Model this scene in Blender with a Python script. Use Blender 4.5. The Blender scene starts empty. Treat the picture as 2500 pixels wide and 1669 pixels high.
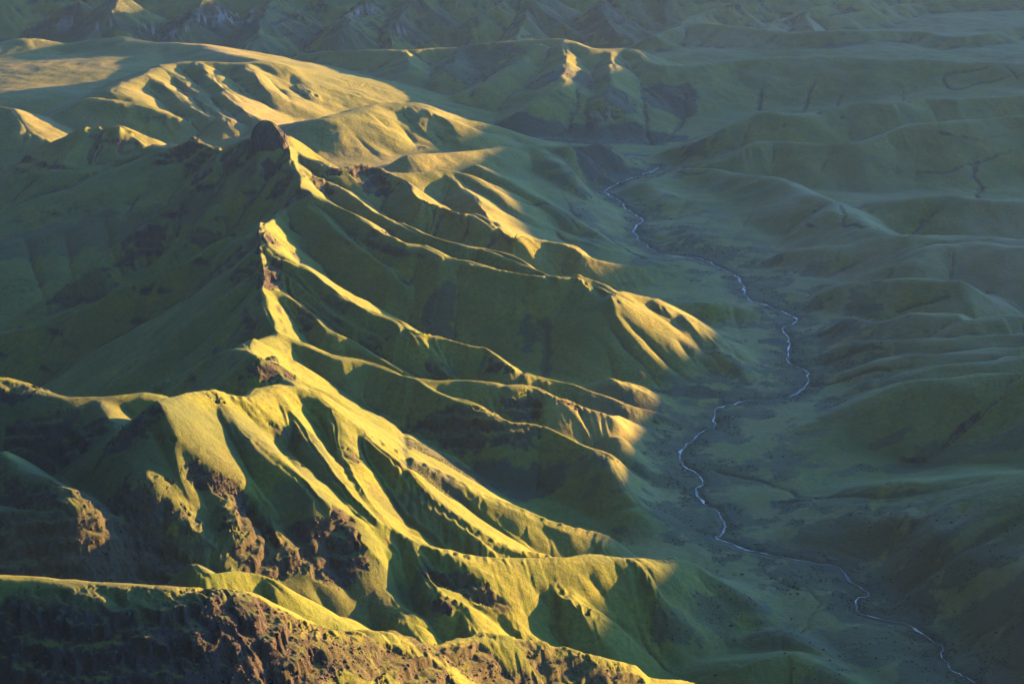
import bpy, math, heapq
import numpy as np

# ------------------------------------------------------------------ camera, world, sun
scene = bpy.context.scene
CAM_Z = 3000.0
PITCH = math.radians(17.0)
FPX = 3842.0                    # focal length in units of the 2349-wide tracing frame
W0, H0 = 2349.0, 1568.0
cam_d = bpy.data.cameras.new('camera'); cam = bpy.data.objects.new('camera', cam_d)
scene.collection.objects.link(cam); scene.camera = cam
cam.location = (0, 0, CAM_Z); cam.rotation_euler = (math.pi/2 - PITCH, 0, 0)
cam_d.sensor_width = 36.0; cam_d.lens = 36.0*FPX/W0
cam_d.clip_start = 10.0; cam_d.clip_end = 60000.0

SUN_AZ = math.radians(57.0)     # to the right of the view direction
SUN_EL = math.radians(5.5)
w = bpy.data.worlds.new('World'); scene.world = w; w.use_nodes = True
nt = w.node_tree; nt.nodes.clear()
sky = nt.nodes.new('ShaderNodeTexSky'); sky.sky_type = 'NISHITA'; sky.sun_disc = False
sky.sun_elevation = SUN_EL; sky.sun_rotation = SUN_AZ
sky.altitude = 2500; sky.air_density = 1.0; sky.dust_density = 1.0; sky.ozone_density = 3.6
bg = nt.nodes.new('ShaderNodeBackground'); bg.inputs[1].default_value = 0.05
wo = nt.nodes.new('ShaderNodeOutputWorld')
# evening sky: brighter towards the sunken side, dim behind the camera
wtc = nt.nodes.new('ShaderNodeTexCoord'); wdp = nt.nodes.new('ShaderNodeVectorMath'); wdp.operation = 'DOT_PRODUCT'
wdp.inputs[1].default_value = (math.sin(SUN_AZ)*.90, math.cos(SUN_AZ)*.90, .43)
wmr = nt.nodes.new('ShaderNodeMapRange'); wmr.inputs[1].default_value = -.2; wmr.inputs[2].default_value = 1.0
wmr.inputs[3].default_value = .22; wmr.inputs[4].default_value = 2.65; wmr.interpolation_type = 'SMOOTHSTEP'
wml = nt.nodes.new('ShaderNodeVectorMath'); wml.operation = 'SCALE'
nt.links.new(wtc.outputs['Generated'], wdp.inputs[0]); nt.links.new(wdp.outputs['Value'], wmr.inputs[0])
nt.links.new(sky.outputs[0], wml.inputs[0]); nt.links.new(wmr.outputs[0], wml.inputs['Scale'])
nt.links.new(wml.outputs[0], bg.inputs[0]); nt.links.new(bg.outputs[0], wo.inputs[0])
sd = bpy.data.lights.new('sun', 'SUN'); sd.energy = 5.0; sd.angle = math.radians(0.4)
sd.color = (1.0, 0.49, 0.10)
so = bpy.data.objects.new('sun', sd); scene.collection.objects.link(so)
sx, sy, sz = math.sin(SUN_AZ)*math.cos(SUN_EL), math.cos(SUN_AZ)*math.cos(SUN_EL), math.sin(SUN_EL)
from mathutils import Vector
so.rotation_euler = Vector((sx, sy, sz)).to_track_quat('Z', 'Y').to_euler()
scene.view_settings.view_transform = 'Standard'; scene.view_settings.look = 'None'
scene.view_settings.exposure = 3.85; scene.view_settings.gamma = 1.0
scene.cycles.volume_bounces = 0
scene.cycles.max_bounces = 4; scene.cycles.diffuse_bounces = 2

# ------------------------------------------------------------------ helpers
def at(px, py, z):
    """traced direction -> world x,y of the point of height z it meets"""
    dx = (px - W0/2)/FPX; dv = (py - H0/2)/FPX
    fy = math.cos(PITCH) - dv*math.sin(PITCH)
    fz = -math.sin(PITCH) - dv*math.cos(PITCH)
    t = (z - CAM_Z)/fz
    return dx*t, fy*t

def hash2(ix, iy, seed):
    h = (ix.astype(np.int64)*374761393 + iy.astype(np.int64)*668265263 + seed*2147483647) & 0xffffffff
    h = ((h ^ (h >> 13))*1274126177) & 0xffffffff
    h = ((h ^ (h >> 16))*2246822519) & 0xffffffff
    return ((h ^ (h >> 15)) & 0xffffff).astype(np.float32)/16777215.0

def vnoise(x, y, seed=0):
    ix = np.floor(x); iy = np.floor(y); fx = (x-ix).astype(np.float32); fy = (y-iy).astype(np.float32)
    fx = fx*fx*fx*(fx*(fx*6-15)+10); fy = fy*fy*fy*(fy*(fy*6-15)+10)
    a = hash2(ix, iy, seed); b = hash2(ix+1, iy, seed); c = hash2(ix, iy+1, seed); d = hash2(ix+1, iy+1, seed)
    return (a+(b-a)*fx)*(1-fy) + (c+(d-c)*fx)*fy        # 0..1

def fbm(x, y, wl, octs, seed=0, gain=0.5):
    s = 0; a = 1; t = 0
    for o in range(octs):
        co, si = math.cos(o*1.1), math.sin(o*1.1)
        s = s + a*(vnoise((x*co-y*si)/wl, (x*si+y*co)/wl, seed+o*17)-0.5)*2; t += a
        a *= gain; wl *= 0.5
    return s/t

def smooth(e0, e1, v):
    t = np.clip((v-e0)/(e1-e0), 0, 1); return t*t*(3-2*t)

# ------------------------------------------------------------------ traced crests
# every crest: region, slope, rounding, list of (px, py[, z]); missing z are interpolated
CRESTS = []
def crest(region, slope, rnd, pts, L=520.0):
    n = len(pts); P = [(p[0], p[1]) for p in pts]
    s = [0.0]
    for i in range(1, n): s.append(s[-1] + math.hypot(P[i][0]-P[i-1][0], P[i][1]-P[i-1][1]))
    ks = [s[i] for i in range(n) if len(pts[i]) > 2]; kz = [pts[i][2] for i in range(n) if len(pts[i]) > 2]
    z = np.interp(s, ks, kz)
    px_ = np.array([p[0] for p in pts], float)
    if region == 's3': z = z-55*np.clip((1000-px_)/400, 0, 1)
    if region in ('s4', 'k1'): z = z+25*np.clip((1000-px_)/300, 0, 1)
    if region == 'g1': z = z-25
    Q = []
    for i in range(n):
        X, Y = at(P[i][0], P[i][1], z[i]); Q.append((X, Y, z[i]))
    CRESTS.append((region, slope, rnd, np.array(Q), L))
GULLIES = []
def gully(slope, pts, depth=None, ws=None):
    GULLIES.append((slope, pts))

MT, HI = .78, .36
# --- foreground
crest('fg1', 1.15, 60, [(-260,1290,2090),(0,1315,2080),(190,1340),(460,1355,2065),(530,1360),(600,1400,2020),(700,1440),(752,1450),(867,1458,1945),(924,1497),(968,1526,1890),(1025,1566,1850),(1100,1640,1780)])
crest('fg2', 1.0, 10, [(900,1482,1905),(950,1478),(1020,1473),(1100,1455,1860),(1200,1470),(1300,1488),(1350,1500,1800),(1440,1520,1770),(1475,1545),(1560,1553,1715),(1600,1568,1690),(1700,1640,1620)])
crest('g1', .95, 12, [(0,1033,2020),(54,1073),(94,1094),(144,1123,2005),(162,1156),(180,1168,1985),(223,1177),(274,1202),(299,1224),(331,1260),(382,1296),(407,1321),(436,1352,1865),(500,1420,1760)])
crest('g1', .95, 12, [(-200,1155,1975),(58,1163,1988),(180,1168,1985)])
crest('g2', .95, 10, [(454,1289,1935),(490,1310,1930),(558,1307),(612,1318),(648,1339,1890),(662,1364),(684,1379),(756,1418),(788,1454,1810),(850,1520,1740)])
# --- spur S3 and ribs
crest('s3', 1.02, 34, [(-250,830,2120),(0,870,2080),(60,893),(130,915,2060),(230,917),(340,918,2040),(400,960),(470,1030,1990),(560,1100),(700,1160,1900),(800,1200),(930,1235,1830),(1000,1255),(1080,1275),(1200,1285,1770),(1300,1283),(1400,1275),(1480,1280,1720),(1540,1288),(1572,1282,1680),(1610,1310),(1660,1345,1640),(1700,1375),(1720,1420,1605)])
for p in ([(230,930,2050),(306,1058,2010),(360,1116),(425,1188),(490,1238),(533,1300,1890)],
          [(470,1040,1990),(511,1159,1950),(562,1235),(590,1271),(590,1303,1880)],
          [(500,1060,1980),(576,1123,1945),(619,1181),(662,1235,1890),(700,1300,1820)],
          [(820,1208,1862),(824,1278),(863,1350),(925,1408),(939,1436),(975,1480,1720)],
          [(925,1245,1830),(975,1307),(1004,1357),(1054,1393),(1068,1436),(1108,1465,1700)],
          [(1030,1262,1800),(1076,1300),(1148,1370),(1200,1440),(1260,1500,1640)],
          [(1250,1290,1755),(1300,1350),(1350,1400,1670),(1400,1450,1620)],
          [(1457,1285,1722),(1500,1340),(1560,1420,1620)]):
    crest('s3', .9, 16, [(p[0][0], p[0][1], p[0][2])]+[tuple(q) if len(q) < 3 else (q[0], q[1], q[2]+34) for q in p[1:]], 300)
# --- spur S4 and ribs
crest('s4', 1.0, 28, [(360,925,2035),(420,912),(470,904),(500,905,1985),(560,916),(590,900),(630,889,1950),(700,905),(740,938,1920),(810,985),(900,1030,1850),(1000,1080),(1100,1130,1770),(1250,1190,1720),(1350,1220),(1400,1245,1670),(1430,1270,1630),(1500,1320,1580)])
for p in ([(480,905,1990),(540,980,1950),(640,1060),(720,1140,1880)],
          [(620,895,1950),(660,950),(720,1040),(780,1110),(850,1190,1830)],
          [(740,945,1915),(791,1051),(806,1094),(849,1148),(896,1213),(935,1238,1800)],
          [(830,1000,1885),(892,1051,1860),(946,1109),(1004,1156),(1076,1206),(1166,1256,1745),(1256,1278,1720)]):
    crest('s4', .9, 16, [(p[0][0], p[0][1], p[0][2])]+[tuple(q) if len(q) < 3 else (q[0], q[1], q[2]+14) for q in p[1:]], 300)
crest('k1', .80, 14, [(572,775,1845),(598,813,1890),(630,822),(648,842),(659,867,1860),(700,905),(740,938,1920)][:5]+[(700,905,1880),(750,950,1900)])
crest('k1', .95, 14, [(598,813,1890),(570,800),(547,792,1850),(504,813,1820),(425,846,1760),(360,878),(306,900,1680),(252,918,1640),(150,980,1560)])
# --- peak two
crest('p2', .95, 6, [(625,503,1850),(600,520),(594,538,1912),(598,572,1900),(603,620),(605,666,1860),(608,709,1845),(626,759,1830)])
crest('p2', MT, 14, [(626,759,1830),(590,770),(572,775,1845)])
crest('p2', 1.0, 16, [(594,540,1908),(540,547),(504,561,1850),(457,590,1810),(396,619),(349,641,1740),(288,666),(230,691,1670),(144,723,1620),(72,745),(0,758,1560),(-200,810,1450)])
crest('p2', .95, 14, [(598,572,1900),(562,601,1860),(529,641),(511,666,1800),(432,716,1740),(378,774),(342,824,1640),(288,860),(205,907,1540)])
# --- S6
crest('s6', MT, 16, [(626,759,1830),(690,778),(752,815,1790),(824,826),(896,849,1760),(932,862),(997,871,1745),(1047,869),(1112,878,1730),(1166,884),(1223,887,1715),(1249,907,1705),(1292,921),(1328,939,1670),(1382,957),(1432,975,1635),(1472,1000),(1515,1022),(1533,1047,1575)])
crest('s6', MT, 12, [(932,862,1752),(986,889),(1025,907,1730),(1076,928),(1112,948),(1148,966,1700),(1220,975),(1274,997,1675),(1328,1022),(1371,1044,1660),(1396,1060),(1418,1094,1640),(1472,1148,1615),(1508,1166),(1597,1228,1590),(1622,1285,1575)])
# --- S7 family
crest('s7', MT, 10, [(598,572,1900),(616,583),(673,608,1870),(720,633),(763,662,1835),(810,684),(849,703),(906,730,1790),(957,759),(1004,766,1760),(1076,786),(1115,795,1735),(1140,817,1722),(1184,842),(1238,864,1680),(1292,882),(1346,903,1650),(1414,928),(1454,936,1610),(1508,947),(1551,972),(1560,993,1560)])
crest('s7', MT, 8, [(603,610,1885),(626,615,1868),(684,651),(742,695,1810),(824,738),(889,774,1755),(968,821),(1004,842),(1036,867,1690)])
crest('s7', MT, 8, [(605,650,1862),(648,669,1840),(702,702),(749,752),(799,774,1770),(860,813),(903,839),(928,858,1710)])
crest('s7', MT, 8, [(1115,795,1735),(1130,840),(1160,880,1640)], 200)
crest('s7', MT, 10, [(700,440,1875),(702,454,1870),(752,507,1835),(795,540),(824,569,1800),(860,597),(889,619,1760),(905,640),(946,662,1720),(968,702),(1025,752,1620)])
crest('s7', MT, 8, [(889,619,1760),(900,650),(906,695,1690)], 200)
# --- summit and S8, S9
crest('sum', .95, 6, [(590,316,1945),(612,322,1955),(640,320,1955),(656,310,1955),(667,364,1915),(679,397),(695,429,1885),(670,470,1845),(645,490,1835),(625,503,1850)])
crest('sum', .8, 12, [(625,503,1850),(576,525,1820),(515,558,1780)])
crest('sum', MT, 12, [(645,490,1838),(659,561,1770),(680,605,1730),(720,660,1650)],300)
crest('sum', 1.0, 12, [(590,316,1945),(562,320,1925),(515,342,1895),(490,389,1850),(432,425,1800),(346,504,1710),(252,569,1640),(216,605),(144,655,1560),(36,720),(0,740,1480),(-150,800,1420)])
crest('sum', 1.05, 12, [(648,312,1950),(626,338,1930),(594,378),(576,407,1860),(464,507,1740),(389,576,1670),(292,662,1580)])
crest('s8', MT, 10, [(695,429,1885),(720,440,1890),(752,461,1870),(806,486),(845,507,1840),(906,549,1825),(968,561),(1022,585),(1076,597,1790),(1148,615),(1202,624),(1270,632,1765),(1328,635,1758),(1357,648),(1400,671),(1436,675),(1500,687,1690),(1537,707),(1562,720),(1597,741,1635),(1640,790),(1690,850,1560)])
crest('s8', MT, 10, [(672,370,1905),(700,395),(752,418,1850),(824,457,1830),(856,482),(903,504,1810),(939,522),(982,536,1800),(1040,554),(1076,564,1785),(1112,568),(1166,590,1775),(1220,608),(1270,632,1765)])
for p in ([(1330,640,1755),(1400,720,1690),(1450,800,1630),(1520,880,1560)],
          [(1400,680,1735),(1470,750),(1540,830,1600),(1600,890,1560)],
          [(1500,690,1690),(1560,770,1620),(1640,860,1565)],
          [(1560,722,1660),(1640,770,1610),(1720,830,1570)]):
    crest('s8', .62, 14, p, 300)
crest('s8', .5, 20, [(1480,725,1600),(1539,702,1608),(1604,693,1612),(1647,700),(1733,698,1600),(1755,723,1590),(1777,766,1565)])
crest('s9', MT, 10, [(656,312,1950),(679,345,1915),(711,364,1900),(743,379),(780,385,1880),(824,378,1880),(870,391),(917,410,1840),(942,439,1820),(975,461),(1011,472,1790),(1050,486),(1086,491,1775),(1130,515),(1151,522,1750),(1184,544),(1205,540,1735),(1256,547),(1313,562,1700),(1335,579),(1371,594,1665),(1418,605),(1475,612,1620),(1544,620,1580)])
crest('s10', .55, 16, [(870,392,1805),(907,400,1800),(982,396),(1018,391,1790),(1061,400),(1083,407,1770),(1112,425),(1137,443,1740),(1162,468),(1195,488,1690),(1260,520,1640),(1400,580,1590)])
crest('s10', .55, 10, [(1018,391,1790),(1061,425,1760),(1097,464,1750),(1151,522,1745)])
for p in ([(1440,1000,1640),(1500,1050,1600),(1545,1085,1570)],[(1400,960,1640),(1480,985,1605),(1548,1010,1570)],
          [(1400,870,1640),(1500,905,1600),(1590,930,1568)],[(1600,745,1612),(1700,800,1595),(1752,853,1568)],[(1640,800,1610),(1710,840,1590),(1750,885,1566)],
          [(1480,1160,1620),(1560,1200,1590),(1620,1250,1572)],[(1500,1290,1690),(1600,1400,1620),(1700,1470,1600)]):
    crest('s8' if p[0][1] < 900 else ('s6' if p[0][1] < 1200 else 's3'), .6, 25, p, 300)
# --- H1 shaded hill above the gorge
crest('h1', 0.55, 22, [(935,356,1785),(1076,347,1760),(1148,337),(1238,333,1720),(1310,335)])
crest('h1', 0.80, 14, [(1310,335,1690),(1346,337,1680),(1393,326,1690),(1432,329,1685),(1454,353,1640),(1512,385,1570)])
crest('h1', 0.55, 28, [(1238,340,1715),(1300,400,1680),(1380,470,1610),(1440,540,1570)])
crest('h1', 0.55, 22, [(1100,380,1760),(1220,450,1700),(1350,520,1630),(1500,590,1575)])
# --- H2 lit hill
crest('h2', .42, 50, [(640,285,1810),(700,275,1840),(752,268,1850),(842,248,1850),(871,241),(932,239,1840),(975,259),(1018,268,1800),(1076,277),(1130,288,1740),(1166,310),(1187,324,1690),(1274,335,1640)])
# --- left rear
crest('l0', .95, 12, [(515,344,1880),(468,331),(428,319,1880),(396,335),(353,360,1800),(295,392,1770),(230,436,1720),(180,454),(94,482,1650),(0,502,1600),(-150,540,1540)])
crest('l0', .45, 25, [(420,325,1865),(396,335,1830),(353,338),(306,351),(270,374,1750),(180,392),(97,398,1720),(0,446,1650),(-150,500,1560)])
crest('p1', .55, 10, [(120,330,1780),(160,310),(209,292,1850),(235,296,1840),(277,293,1850),(306,351,1760)])
crest('p1', .45, 20, [(-100,235,1870),(22,248,1860),(65,290,1820),(110,320,1780),(200,380,1720)])
# --- far lit massif
crest('mas', .42, 40, [(259,212,1880),(281,191),(331,173,1890),(374,148,1892),(450,144,1890),(540,146),(620,147,1872),(655,165),(680,185),(705,215,1780),(750,258,1690)])
for p in ([(331,173,1890),(400,215,1850),(470,270,1795)],[(374,150,1892),(430,200,1850),(520,275,1795)],[(450,146,1890),(520,210,1850),(590,275,1790)],[(560,148,1885),(600,190,1850),(640,225,1800),(660,255,1740)],[(200,225,1870),(300,240,1850),(400,270,1800)]):
    crest('mas', .5, 22, p, 300)
crest('mas', .3, 60, [(165,112,1800),(200,97,1850),(280,85,1885),(330,95),(410,98,1880),(480,105),(520,125,1880),(620,147,1872)])
crest('mas', .3, 50, [(0,105,1850),(50,92,1870),(100,100,1850),(150,122,1780)])
# --- far ridge R1
crest('r1', .42, 30, [(700,122,1760),(752,117,1780),(925,112,1800),(997,108),(1061,112,1800),(1112,101,1830),(1256,96,1845),(1299,95,1850),(1328,108),(1378,113,1830),(1436,113),(1465,119,1820),(1493,137,1800),(1533,144),(1597,144,1790),(1719,133,1800),(1914,133,1805),(2015,140),(2187,144,1800),(2400,150,1800)])
for p in ([(1238,104,1840),(1184,144,1790),(1130,180),(1076,209),(989,245,1630)],
          [(1299,100,1848),(1290,180,1770),(1256,216),(1202,259),(1130,292,1600)],
          [(1400,118,1825),(1400,200,1740),(1370,270,1640),(1330,330,1560)],
          [(925,114,1800),(940,160,1750),(900,200,1690),(860,235,1640)],
          [(1061,114,1800),(1030,160,1750),(960,210,1660)]):
    crest('r1', .5, 16, p, 350)
crest('r2', 0.55, 22, [(1503,358,1568),(1547,342),(1611,328,1650),(1665,299,1700),(1737,266),(1755,261,1760),(1809,263),(1874,257,1765),(1935,243),(1971,238,1790),(2043,236),(2115,225,1800),(2187,227),(2277,223,1800),(2450,215,1820)])
crest('r3', 0.55, 22, [(1535,389,1570),(1622,373,1620),(1683,353,1660),(1734,326,1700),(1784,322),(1863,326,1710),(1971,320,1725),(2025,302),(2087,284,1770),(2151,283),(2223,275),(2349,265,1790),(2500,260,1800)])
crest('r4', 0.55, 39, [(1503,398,1575),(1611,387,1630),(1683,394),(1755,403,1670),(1827,425),(1881,446,1690),(1917,461),(1932,486,1680),(1971,508),(2025,533,1690),(2079,540),(2223,544,1710),(2349,551,1720),(2500,550,1740)])
crest('r4', 0.55, 28, [(1932,470,1625),(2025,455,1665),(2061,457,1680),(2126,450),(2187,448,1700),(2234,457),(2349,454,1710),(2500,450,1720)])
crest('r5', 0.55, 24, [(1780,590,1600),(1806,574,1620),(1899,565,1650),(2007,554,1670),(2097,542,1700)])
crest('r5', 0.55, 24, [(2100,600,1670),(2133,572,1690),(2187,560,1700),(2259,561),(2349,565,1720),(2500,560,1740)])
crest('r6', 0.55, 16, [(1817,705,1568),(1863,680,1600),(1899,662),(1953,650,1640),(2050,640,1660),(2200,640,1690)])
crest('r7', 0.55, 19, [(1917,759,1585),(1935,734,1620),(1971,732),(2007,738,1640),(2087,723),(2115,720,1680),(2198,727,1690),(2231,738),(2349,727,1700),(2500,720,1720)])
crest('r7', 0.55, 19, [(1870,800,1580),(1953,782,1620),(2100,780,1660),(2349,770,1690)])
crest('r7', 0.55, 19, [(1870,850,1580),(1953,838,1610),(2080,815,1650),(2349,800,1690)])
crest('r7', 0.55, 19, [(1860,900,1580),(1953,880,1610),(2043,870,1640),(2150,845,1670),(2349,820,1700)])
crest('r8', 0.55, 24, [(1784,990,1572),(1953,957,1600),(2007,939,1630),(2061,903,1670),(2097,882),(2133,875,1700),(2223,869),(2295,862),(2349,857,1740),(2500,850,1780)])
crest('r8', 0.55, 22, [(1970,960,1605),(1900,1010,1590),(1800,1090,1572)])
crest('r9', 0.55, 16, [(1827,1148,1585),(1935,1147,1600),(1964,1141),(2007,1123,1640),(2065,1109,1665),(2187,1107,1690),(2349,1114,1710),(2500,1120,1750)])
crest('r10', .45, 25, [(2500,1080,1800),(2349,1165,1720),(2187,1260,1650),(2065,1350,1600)])
crest('r10', .5, 30, [(2600,1250,1800),(2400,1330,1720),(2250,1430,1630)])
crest('b1', 0.55, 13, [(1640,1535,1615),(1719,1512,1640),(1763,1505,1645),(1809,1503,1645),(1863,1526,1640),(1971,1568,1625),(2050,1640,1610)])
crest('b1', 0.55, 11, [(1733,1468,1600),(1773,1451,1615),(1809,1454,1615),(1863,1487,1610),(1899,1512,1600)])
# --- far escarpment
for p in ([(968,104,1700),(1058,68,1780),(1094,43,1840),(1166,0,1930),(1220,-40,2020)],
          [(162,115,1700),(223,72,1780),(234,47),(252,29,1880),(274,-10,1960)],
          [(0,108,1690),(36,72,1750),(108,36,1840),(180,0,1930)],
          [(688,126,1680),(738,97,1740),(792,61,1820),(810,29,1880),(846,0,1930)],
          [(400,110,1700),(420,70,1790),(450,30,1870),(470,-10,1960)],
          [(560,130,1690),(590,80,1780),(610,30,1870),(630,-10,1950)],
          [(900,100,1720),(905,60,1800),(930,20,1880),(950,-10,1950)],
          [(1335,86,1730),(1256,36,1840),(1220,0,1930)],
          [(1180,96,1740),(1200,60,1800),(1220,0,1920)],
          [(1440,90,1730),(1390,50,1820),(1380,0,1920)],
          [(1539,68,1790),(1611,29,1860),(1672,-5,1930)],
          [(1755,69,1800),(1800,36,1850),(1900,10,1900),(1990,-20,1960)],
          [(1865,72,1800),(1850,30,1870),(1900,10,1900)]):
    crest('esc', .72, 14, p, 500)
crest('esc', .7, 20, [(-200,-110,2150),(300,-120,2160),(700,-120,2170),(1100,-120,2170),(1500,-115,2150),(2000,-110,2120),(2500,-100,2100)])
crest('r0', 0.55, 22, [(1503,86,1780),(1575,61,1820),(1611,58,1835),(1665,59,1838),(1791,68),(1863,74,1825),(1971,70,1835),(2094,67,1840),(2187,76),(2266,74),(2313,65,1845),(2349,61,1850),(2500,55,1860)])
crest('r0', 0.55, 22, [(1800,60,1800),(1935,36,1840),(2043,14,1860),(2115,0,1880),(2349,-15,1920)])


RIVER = [(1512,385,1552),(1480,400,1554),(1440,412,1556),(1408,425,1558),(1390,437,1560),(1400,450,1560),(1425,462,1560),(1438,480,1560),(1470,505,1560),(1455,525,1560),(1465,545,1560),(1510,580,1560),(1560,588,1560),(1610,592,1560),(1660,618,1560),(1690,635,1560),(1708,655,1560),(1715,680,1560),(1745,697,1560),(1800,715,1560),(1825,735,1560),(1797,755,1560),(1812,790,1560),(1812,825,1560),(1855,858,1560),(1845,888,1560),(1800,915,1560),(1720,918,1560),(1640,938,1560),(1642,975,1560),(1600,1000,1560),(1563,1028,1560),(1562,1065,1562),(1598,1090,1563),(1612,1140,1565),(1650,1185,1567),(1665,1205,1568),(1650,1235,1569),(1700,1255,1571),(1760,1272,1573),(1840,1285,1576),(1900,1297,1578),(1935,1310,1580),(1945,1335,1582),(1990,1360,1584),(1965,1375,1585),(1985,1410,1587),(2050,1425,1589),(2095,1438,1590),(2140,1470,1594),(2170,1490,1596),(2165,1505,1597),(2200,1540,1600),(2300,1620,1606)]

# px, py, z, roughness, dryness
BASE = [(2230,1568,1602,.25,.1),(1900,1400,1582,.2,.1),(1650,1400,1585,.3,.05),(1750,1200,1568,.1,.3),(1500,1150,1570,.7,.05),(1600,1050,1562,.1,.2),(1700,980,1562,.1,.2),(1800,850,1562,.1,.2),(1700,700,1562,.2,.1),
 (1580,620,1562,.2,.1),(1460,500,1562,.25,.05),(1400,440,1560,.3,.05),(1500,380,1555,.3,.05),
 (1300,1000,1580,.45,0),(1100,900,1600,.45,0),(1200,760,1600,.45,0),(1400,850,1570,.45,0),(900,700,1600,.45,0),(800,900,1600,.45,0),(700,700,1600,.45,0),
 (0,870,1440,.6,0),(200,1000,1440,.6,0),(0,620,1430,.8,0),(100,550,1450,1.2,0),(-200,700,1380,1,0),(250,800,1420,.8,0),(300,700,1430,1,0),(350,580,1480,1.2,0),(400,450,1560,1.2,0),(-100,1000,1450,.8,0),
 (500,1300,1650,.36,0),(800,1568,1620,.36,0),(300,1450,1700,.36,0),(0,1500,1750,.36,0),(0,1200,1700,.36,0),(1200,1600,1600,.36,0),(1300,1500,1590,.45,0),
 (700,1100,1620,.45,0),(500,1050,1620,.45,0),(1100,1230,1580,.45,0),(900,1100,1590,.45,0),(700,960,1600,.45,0),
 (100,420,1650,.5,.2),(0,350,1700,.4,.2),(200,350,1740,.4,.2),(450,300,1795,.35,.5),(250,285,1800,.4,.5),(560,310,1780,.35,.5),(700,340,1780,.6,.4),(850,375,1770,.5,.3),(1000,370,1775,.4,.2),(950,320,1740,.8,.1),
 (1150,420,1710,.3,.1),(1250,470,1650,.3,.1),(1350,540,1590,.3,.1),(1300,380,1690,.3,.1),
 (100,200,1850,.4,.2),(200,160,1830,.4,.2),(100,140,1830,.4,.3),(300,120,1875,.4,.3),(500,120,1870,.4,.5),
 (780,255,1640,.9,.0),(900,225,1640,.36,0),(700,180,1640,.9,0),(1050,260,1600,.36,0),(1250,310,1570,.36,0),(1400,320,1560,.36,0),(1500,340,1560,.36,0),(1640,270,1600,.8,.1),
 (1800,250,1680,.5,.2),(2000,220,1730,.4,.3),(2200,180,1760,.4,.4),(2300,120,1780,.4,.3),
 (1650,345,1610,.35,.2),(1900,290,1680,.35,.2),(2100,270,1720,.35,.2),(2300,250,1750,.35,.3),
 (1700,380,1610,.3,.2),(1850,400,1620,.3,.3),(2000,440,1620,.3,.3),(2200,420,1650,.3,.4),
 (1600,480,1590,.3,.2),(1700,560,1590,.3,.4),(1850,520,1620,.3,.8),(2050,500,1650,.3,.5),(2250,500,1660,.3,.6),
 (1850,620,1600,.3,.9),(2000,620,1630,.3,.9),(2200,640,1660,.3,.9),(2300,600,1680,.3,.9),
 (1880,740,1580,.3,.4),(2100,700,1620,.3,.9),(2300,700,1640,.3,.9),(1880,830,1580,.3,.4),(2100,820,1630,.3,.5),(2300,800,1660,.3,.6),
 (1850,930,1578,.3,.3),(1980,920,1590,.3,.3),(2250,840,1660,.3,.5),(1850,1100,1575,.3,.2),(2000,1090,1590,.8,.1),(2300,1090,1620,.9,.1),
 (1950,1250,1590,.7,.1),(2100,1330,1590,.7,.1),(2300,1500,1620,.7,.05),
 (850,120,1600,1.0,0),(600,140,1580,1.0,0),(300,60,1600,1.0,0),(1000,100,1620,1.0,0),(1250,90,1650,1.2,.0),(1480,90,1660,1,.1),(1700,80,1760,.6,.8),(2000,90,1790,.4,.4),(2300,90,1800,.4,.3),(0,60,1600,1.0,0),(600,60,1650,1.0,0),(2300,20,1840,.4,.2)]

SIDE = [(-500,2260),(5300,2255),(5900,2300),(6300,2290),(6940,2180),(7700,2162),(8440,2235),(9540,2375),(11150,2405),(12000,2340),(12500,2385),(13000,2320),(13300,2360),(13900,2750),(19000,2850)]
BASE = [(b[0], b[1], b[2], b[3], b[4]*(1.15 if b[0] > 1500 else 1.3)) for b in BASE]
SIDE = [(a+140, b+8) for a, b in SIDE]

CREEKS = [
 ([(2237,345),(2240,370),(2232,400),(2250,425),(2240,450)],26,14),
 ([(2349,170),(2250,190),(2190,205),(2170,195),(2165,175),(2200,165),(2260,155)],22,12),
 ([(2310,155),(2325,170),(2335,180)],16,8),
 ([(1874,185),(1856,215),(1840,255)],24,14),([(1965,188),(1930,220),(1880,258)],24,14),([(1745,200),(1743,250)],26,14),
 ([(2070,195),(2085,235)],18,10),
 ([(2133,572),(2079,590),(2043,620),(1989,645),(1899,652),(1850,680)],18,10),
 ([(2166,680),(2100,700),(2060,715)],16,8),
 ([(2115,835),(2043,846),(1953,862),(1870,885)],16,8),([(2025,806),(1953,810),(1890,832)],16,8),
 ([(1917,461),(1932,492),(1965,512),(2010,520),(2120,500)],20,10),
 ([(2349,335),(2200,385),(2100,400)],14,6),
 ([(2349,1180),(2187,1268),(2080,1350),(2040,1400)],30,16),
 ([(2300,1090),(2100,1130),(1980,1140),(1860,1138),(1790,1112),(1700,1095),(1640,1080)],18,6),
 ([(2349,1420),(2250,1450),(2200,1500)],20,8),
 ([(1690,1505),(1710,1470),(1790,1450),(1860,1420),(1883,1380),(1860,1355),(1800,1340),(1760,1310)],11,4),
 ([(1120,940),(1160,880),(1250,800),(1230,740)],26,12),
 ([(945,1240),(938,1100),(930,960)],22,10),
 ([(250,560),(240,500)],18,8),([(100,720),(200,690)],14,4),
 ([(1285,440),(1330,500),(1400,545),(1480,590)],18,8),([(1120,420),(1180,455),(1260,470),(1330,520)],16,6),
 ([(1512,385),(1560,395),(1620,390)],16,6),
 ([(1180,150),(1120,175),(1080,215)],30,18),([(1330,190),(1320,240),(1300,300)],30,14),([(1470,200),(1480,260),(1490,330)],30,16),([(1560,200),(1570,260),(1530,320)],30,16),
]
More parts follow.
